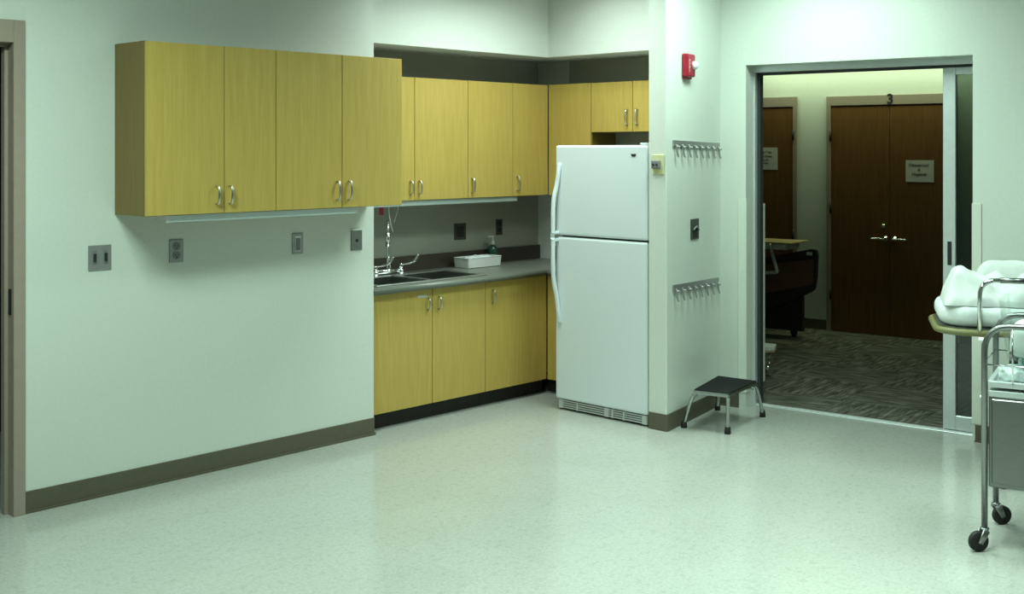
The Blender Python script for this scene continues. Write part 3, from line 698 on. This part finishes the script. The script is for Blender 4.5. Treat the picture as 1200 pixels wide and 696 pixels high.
# crumpled bedding, one sheet heap and one pillow behind
def heap(name,label,cat,fn,nx,ny,x0,x1,y0,y1,zb,m='linen'):
    c=Cab(R_,name,label,(x0+x1)/2,(y0+y1)/2,zb,cat)
    def f(bm):
        g=[]
        for j in range(ny+1):
            row=[]
            for i in range(nx+1):
                u,v=i/nx,j/ny; x,y,z=fn(u,v); row.append(bm.verts.new((x,y,z)))
            g.append(row)
        for j in range(ny):
            for i in range(nx): bm.faces.new((g[j][i],g[j][i+1],g[j+1][i+1],g[j+1][i]))
        # closed underside
        edge=[g[0][i] for i in range(nx+1)]+[g[j][nx] for j in range(1,ny+1)]+[g[ny][i] for i in range(nx-1,-1,-1)]+[g[j][0] for j in range(ny-1,0,-1)]
        low=[bm.verts.new((v.co.x,v.co.y,zb)) for v in edge]
        n=len(edge)
        for k in range(n): bm.faces.new((edge[k],low[k],low[(k+1)%n],edge[(k+1)%n]))
        bm.faces.new(low)
    c.part('cloth',m,f,smooth=True)
def sheet(u,v):
    x=.035+u*.84; y=.04+v*.37
    e=min(1,(u/.07))**.45*min(1,(1-u)/.1)**.5; ev=min(1,v/.25)**.6*min(1,(1-v)/.12)**.5
    pk=.125+.058*math.exp(-((x-.12)/.08)**2)+.03*math.exp(-((x-.5)/.2)**2)
    n1=noise.fractal(Vector((x*6,y*9,1.3)),1,2,4)*.026+(.5-abs(noise.noise(Vector((x*9+y*6,y*5-x*3,4)))))*.045-.02
    fold=.016*math.sin(26*x-14*y+3*noise.noise(Vector((x*4,y*4,0))))
    h=max(.0,e*ev*(pk*(1-.25*(1-v))+n1+fold))
    return (x+.01*noise.noise(Vector((x*5,y*7,9)))*ev,y-(.02*noise.noise(Vector((x*8,y*3,5)))),BH+.107+h)
heap('bed_sheet','crumpled white sheet heaped on the stretcher mattress','sheet',sheet,60,36,0,1,0,1,BH+.1065)
def pil(u,v):
    x=.20+u*.42; y=.425+v*.15
    a=abs(2*u-1); b=abs(2*v-1); e=(max(0,1-a**5))**.7*(max(0,1-b**2.6))**.5
    return (x,y,BH+.107+e*(.180+.02*(1-u)+.02*noise.noise(Vector((x*8,y*8,3)))))
heap('pillow','white pillow standing up behind the crumpled sheet','pillow',pil,36,16,0,1,0,1,BH+.1065)

# ------------------------------------------------------------------ bassinet cart
co=S.at(2.190,-1.90); K=Fr(co.x,co.y,-PI/2+math.radians(15))
CW,CD=.46,.40
c=Cab(K,'bassinet_cart','stainless steel bassinet cart with tubular hoop frame in the right foreground',.23,.2,0,'cart')
for y in (0,CD):
    c.part('hoop_frame','steel',lambda bm:tube(bm,arc_path([(0,y,.085),(0,y,.955),(CW,y,.955),(CW,y,.085)],.115,10),.0128,12),label='brushed steel tubular hoop')
c.box('cupboard','steel',.016,CW-.016,.006,CD-.006,.272,.665,bev=.004,seg=1)
c.box('cupboard_lip','alu',.014,CW-.014,.000,CD,.655,.682,bev=.004,seg=2,label='pale lip along the cupboard top')
c.box('door_panel','steel',.028,CW-.028,-.001,.007,.29,.645,bev=.003,seg=1)
c.part('tray_rail','alu',lambda bm:(bx(bm,.013,CW-.013,-.004,.012,.695,.722,.004,2),bx(bm,.013,CW-.013,CD-.012,CD+.004,.695,.722,.004,2),bx(bm,.013,.03,.012,CD-.012,.695,.722),bx(bm,CW-.03,CW-.013,.012,CD-.012,.695,.722),bx(bm,.03,CW-.03,.012,CD-.012,.698,.703)))
def wires(bm):
    for z in (.79,): tube(bm,[(.004,-.004,z),(CW-.004,-.004,z)],.0032,6); tube(bm,[(.004,CD+.004,z),(CW-.004,CD+.004,z)],.0032,6)
    for y in (.0,): 
        for x in (.11,.23,.35): tube(bm,[(x,y-.006,.715),(x,y-.006,.95)],.0035,6)
    for x in (.0,CW):
        for z in (.795,.88): tube(bm,[(x,.0,z),(x,CD,z)],.0032,6)
c.part('wire_guard','chrome',wires,label='thin chrome wire guard')
for x,y,a in ((0,0,.35+PI/2),(CW,0,.4+PI/2),(0,CD,PI*1.5+.3),(CW,CD,PI/2)): caster(c,x,y,.043,'caster',.10,.024,a-PI/2+.3,.028)
c.part('side_knobs','white',lambda bm:(tube(bm,[(-.012,.10,.875),(-.035,.10,.875)],.011,10),tube(bm,[(-.010,.10,.63),(-.03,.10,.63)],.008,10)))
c=Cab(K,'bassinet_tub','clear acrylic bassinet tub resting in the cart frame, right edge',.25,.2,.80,'bassinet')
def tub(bm):
    A=rrect(.075,CW-.075,.06,CD-.06,.05,6); B=rrect(.045,CW-.045,.03,CD-.03,.05,6)
    def lp(P,z): return [bm.verts.new((x,y,z)) for x,y in P]
    r=[lp(A,.80),lp(B,1.055),lp([( .23+(x-.23)*.975,.2+(y-.2)*.975) for x,y in B],1.055),lp([(.23+(x-.23)*.975,.2+(y-.2)*.975) for x,y in A],.806)]
    n=len(A); bm.faces.new(r[0][::-1]); bm.faces.new(r[3])
    for p,q in zip(r,r[1:]):
        for k in range(n): bm.faces.new((p[k],p[(k+1)%n],q[(k+1)%n],q[k]))
c.part('tub_shell','acrylic',tub)
c=Cab(K,'bassinet_pad','white padded blanket lining the clear bassinet tub',.23,.2,.807,'blanket')
def pad(bm): cushion(bm,.086,CW-.086,.075,CD-.075,.06,.809,.955,.045,.006,3)
c.part('pad','linen',pad)
def pack(label,x0,x1,y0,y1,z,h,m,seed):
    c=Cab(K,'supply_pack',label,(x0+x1)/2,(y0+y1)/2,z,'supplies')
    def f(bm):
        bmesh.ops.create_icosphere(bm,subdivisions=4,radius=1)
        for v in bm.verts:
            p=v.co.copy(); n=.16*noise.noise(p*1.7+Vector((seed,0,0)))+.06*noise.noise(p*5+Vector((0,seed,0)))
            s=lambda a:math.copysign(abs(a)**.7,a)
            v.co=Vector(((x0+x1)/2+s(p.x)*(x1-x0)/2*(1+n),(y0+y1)/2+s(p.y)*(y1-y0)/2*(1+n),z+max(0,(h/2+s(p.z)*h/2*(1+n*1.3)))))
    c.part('wrapped_pack',m,f,smooth=True)
pack('crinkled clear plastic supply pack on the cart tray, left side',.04,.155,.05,.20,.705,.065,'bag',1.0)
pack('small pale teal supply pack on the cart tray beside the clear pack',.10,.18,.22,.34,.705,.085,'teal',3.0)

# ------------------------------------------------------------------ corridor things
c=Cab(S,'hospital_bed','hospital bed end with brown panel in charcoal frame in the corridor',-.9,2.7,0,'bed')
fd=2.86
# footboard outline (rounded charcoal frame with a brown panel), slightly bowed
out=[(-1.55,.36),(-.56,.36),(-.515,.42),(-.50,.60),(-.515,.79),(-.545,.815),(-1.55,.69)]
out=[(-1.55,.09),(-.968,.243),(-.66,.375),(-.56,.425),(-.525,.455),(-.512,.56),(-.50,.77),(-.515,.805),(-.56,.808),(-.968,.715),(-1.55,.60)]
def fb(bm):
    yprism(bm,out,fd,fd+.05); bmesh.ops.bevel(bm,geom=[e for e in bm.edges],offset=.008,segments=2,affect='EDGES')
c.part('footboard','bedplastic',fb,label='charcoal moulded footboard')
c.part('panel','bedwood',lambda bm:yprism(bm,[(-1.5,.20),(-.968,.392),(-.535,.500),(-.53,.70),(-.545,.718),(-.968,.650),(-1.5,.54)],fd-.006,fd+.004),label='brown inset panel')
c.box('badge','white',-.60,-.545,fd-.004,fd+.004,.752,.782,bev=.003,seg=2,label='small pale badge')
c.box('base_frame','bedplastic',-1.5,-.66,fd+.052,fd+.10,.06,.40)
c.part('mattress_deck','bedplastic',lambda bm:bx(bm,-1.5,-1.0,fd+.06,fd+.45,.45,.56,.02))
for x in (-1.35,-.75): c.part('caster','dark',lambda bm:lathe(bm,[(.05,-.015),(.06,-.01),(.06,.01),(.05,.015)],(x,fd+.08,.063),'x',18))
c=Cab(S,'overbed_table','overbed table with maple-edged top beside the hospital bed',-.9,2.55,0,'table')
c.box('table_top','tabletop',-1.5,-.55,2.40,2.78,.878,.893,bev=.005,seg=2); c.box('drawer','alu',-1.4,-.60,2.42,2.70,.828,.876,bev=.004,seg=1,label='grey under-tray')
c.part('arm','alu',lambda bm:tube(bm,arc_path([(-.742,2.40,.875),(-.665,2.39,.635),(-.80,2.39,.622),(-1.1,2.39,.622)],.02),.015,8),label='pale folding arm')
c.part('column','steel',lambda bm:bx(bm,-1.34,-1.27,2.55,2.63,.07,.829,.008)); c.box('foot_base','steel',-1.42,-1.2,2.40,2.84,.035,.07,bev=.01,seg=2)
for y in (2.44,2.8): c.part('castor','dark',lambda bm:lathe(bm,[(.012,-.01),(.0175,-.008),(.0175,.008),(.012,.01)],(-1.31,y,.0185),'x',14))
c=Cab(S,'step_platform','low cream-edged rolling stand just behind the left door jamb in the corridor',.0,.9,0,'stand')
q=[(-.44,.98),(-.125,1.02),(-.095,1.07),(-.14,1.2),(-.44,1.22)]
c.part('platform','guard',lambda bm:prism(bm,q,.205,.228),label='cream platform'); c.part('platform_edge','tabletop',lambda bm:prism(bm,[(x*1.0,y) for x,y in q],.190,.2045),label='tan edge band')
for x,y in ((-.145,1.085),(-.36,1.04),(-.36,1.17)):
    c.part('caster','chrome',lambda bm:(lathe(bm,[(.012,.10),(.012,.1895)],(x,y,0),'z',10),lathe(bm,[(.045,-.012),(.05,-.008),(.05,.008),(.045,.012)],(x,y,.0535),'x',18)))
# paper signs
def sign(label,x0,x1,z0,z1,lines):
    c=Cab(S,'paper_sign',label,(x0+x1)/2,FD-.013,z0,'sign')
    c.box('sheet','paper',x0,x1,FD-.0148,FD-.0128,z0,z1)
    cc=c.c; letters('lettering',c.t,'ink',lines,(x0+x1)/2-cc[0],FD-.0152-cc[1],z1-cc[2])['label']='black printed lettering'
sign('white paper sign with three printed lines on the right leaf of the double door',.082,.331,1.403,1.598,[('Obstetrical',.040,-.01,-.045),('&',.035,-.005,-.085),('Hygiene',.040,-.005,-.125)])
sign('white paper notice on the single door left of the double door',-1.36,-1.146,1.497,1.712,[('Please Keep',.026,-.02,-.045),('Door Closed',.026,-.02,-.085),('At All',.026,-.02,-.12),('Times',.026,-.02,-.15)])

# ------------------------------------------------------------------ camera, world, view
cam=bpy.data.cameras.new('camera'); co_=bpy.data.objects.new('camera',cam); COL.objects.link(co_)
co_.location=(-4.463,-5.418,1.7); co_.rotation_euler=(PI/2,0,math.radians(43.79-90))
cam.sensor_width=36; cam.sensor_fit='HORIZONTAL'; cam.lens=1373/1200*36; cam.shift_y=-(348-174.3)/1200; cam.clip_start=.05
SC.camera=co_
w=bpy.data.worlds.new('world'); SC.world=w; w.use_nodes=True
w.node_tree.nodes['Background'].inputs[0].default_value=(.8,1,.85,1); w.node_tree.nodes['Background'].inputs[1].default_value=.02
SC.view_settings.view_transform='Standard'; SC.view_settings.look='None'; SC.view_settings.gamma=1; SC.view_settings.use_curve_mapping=False
SC.view_settings.exposure=0.0
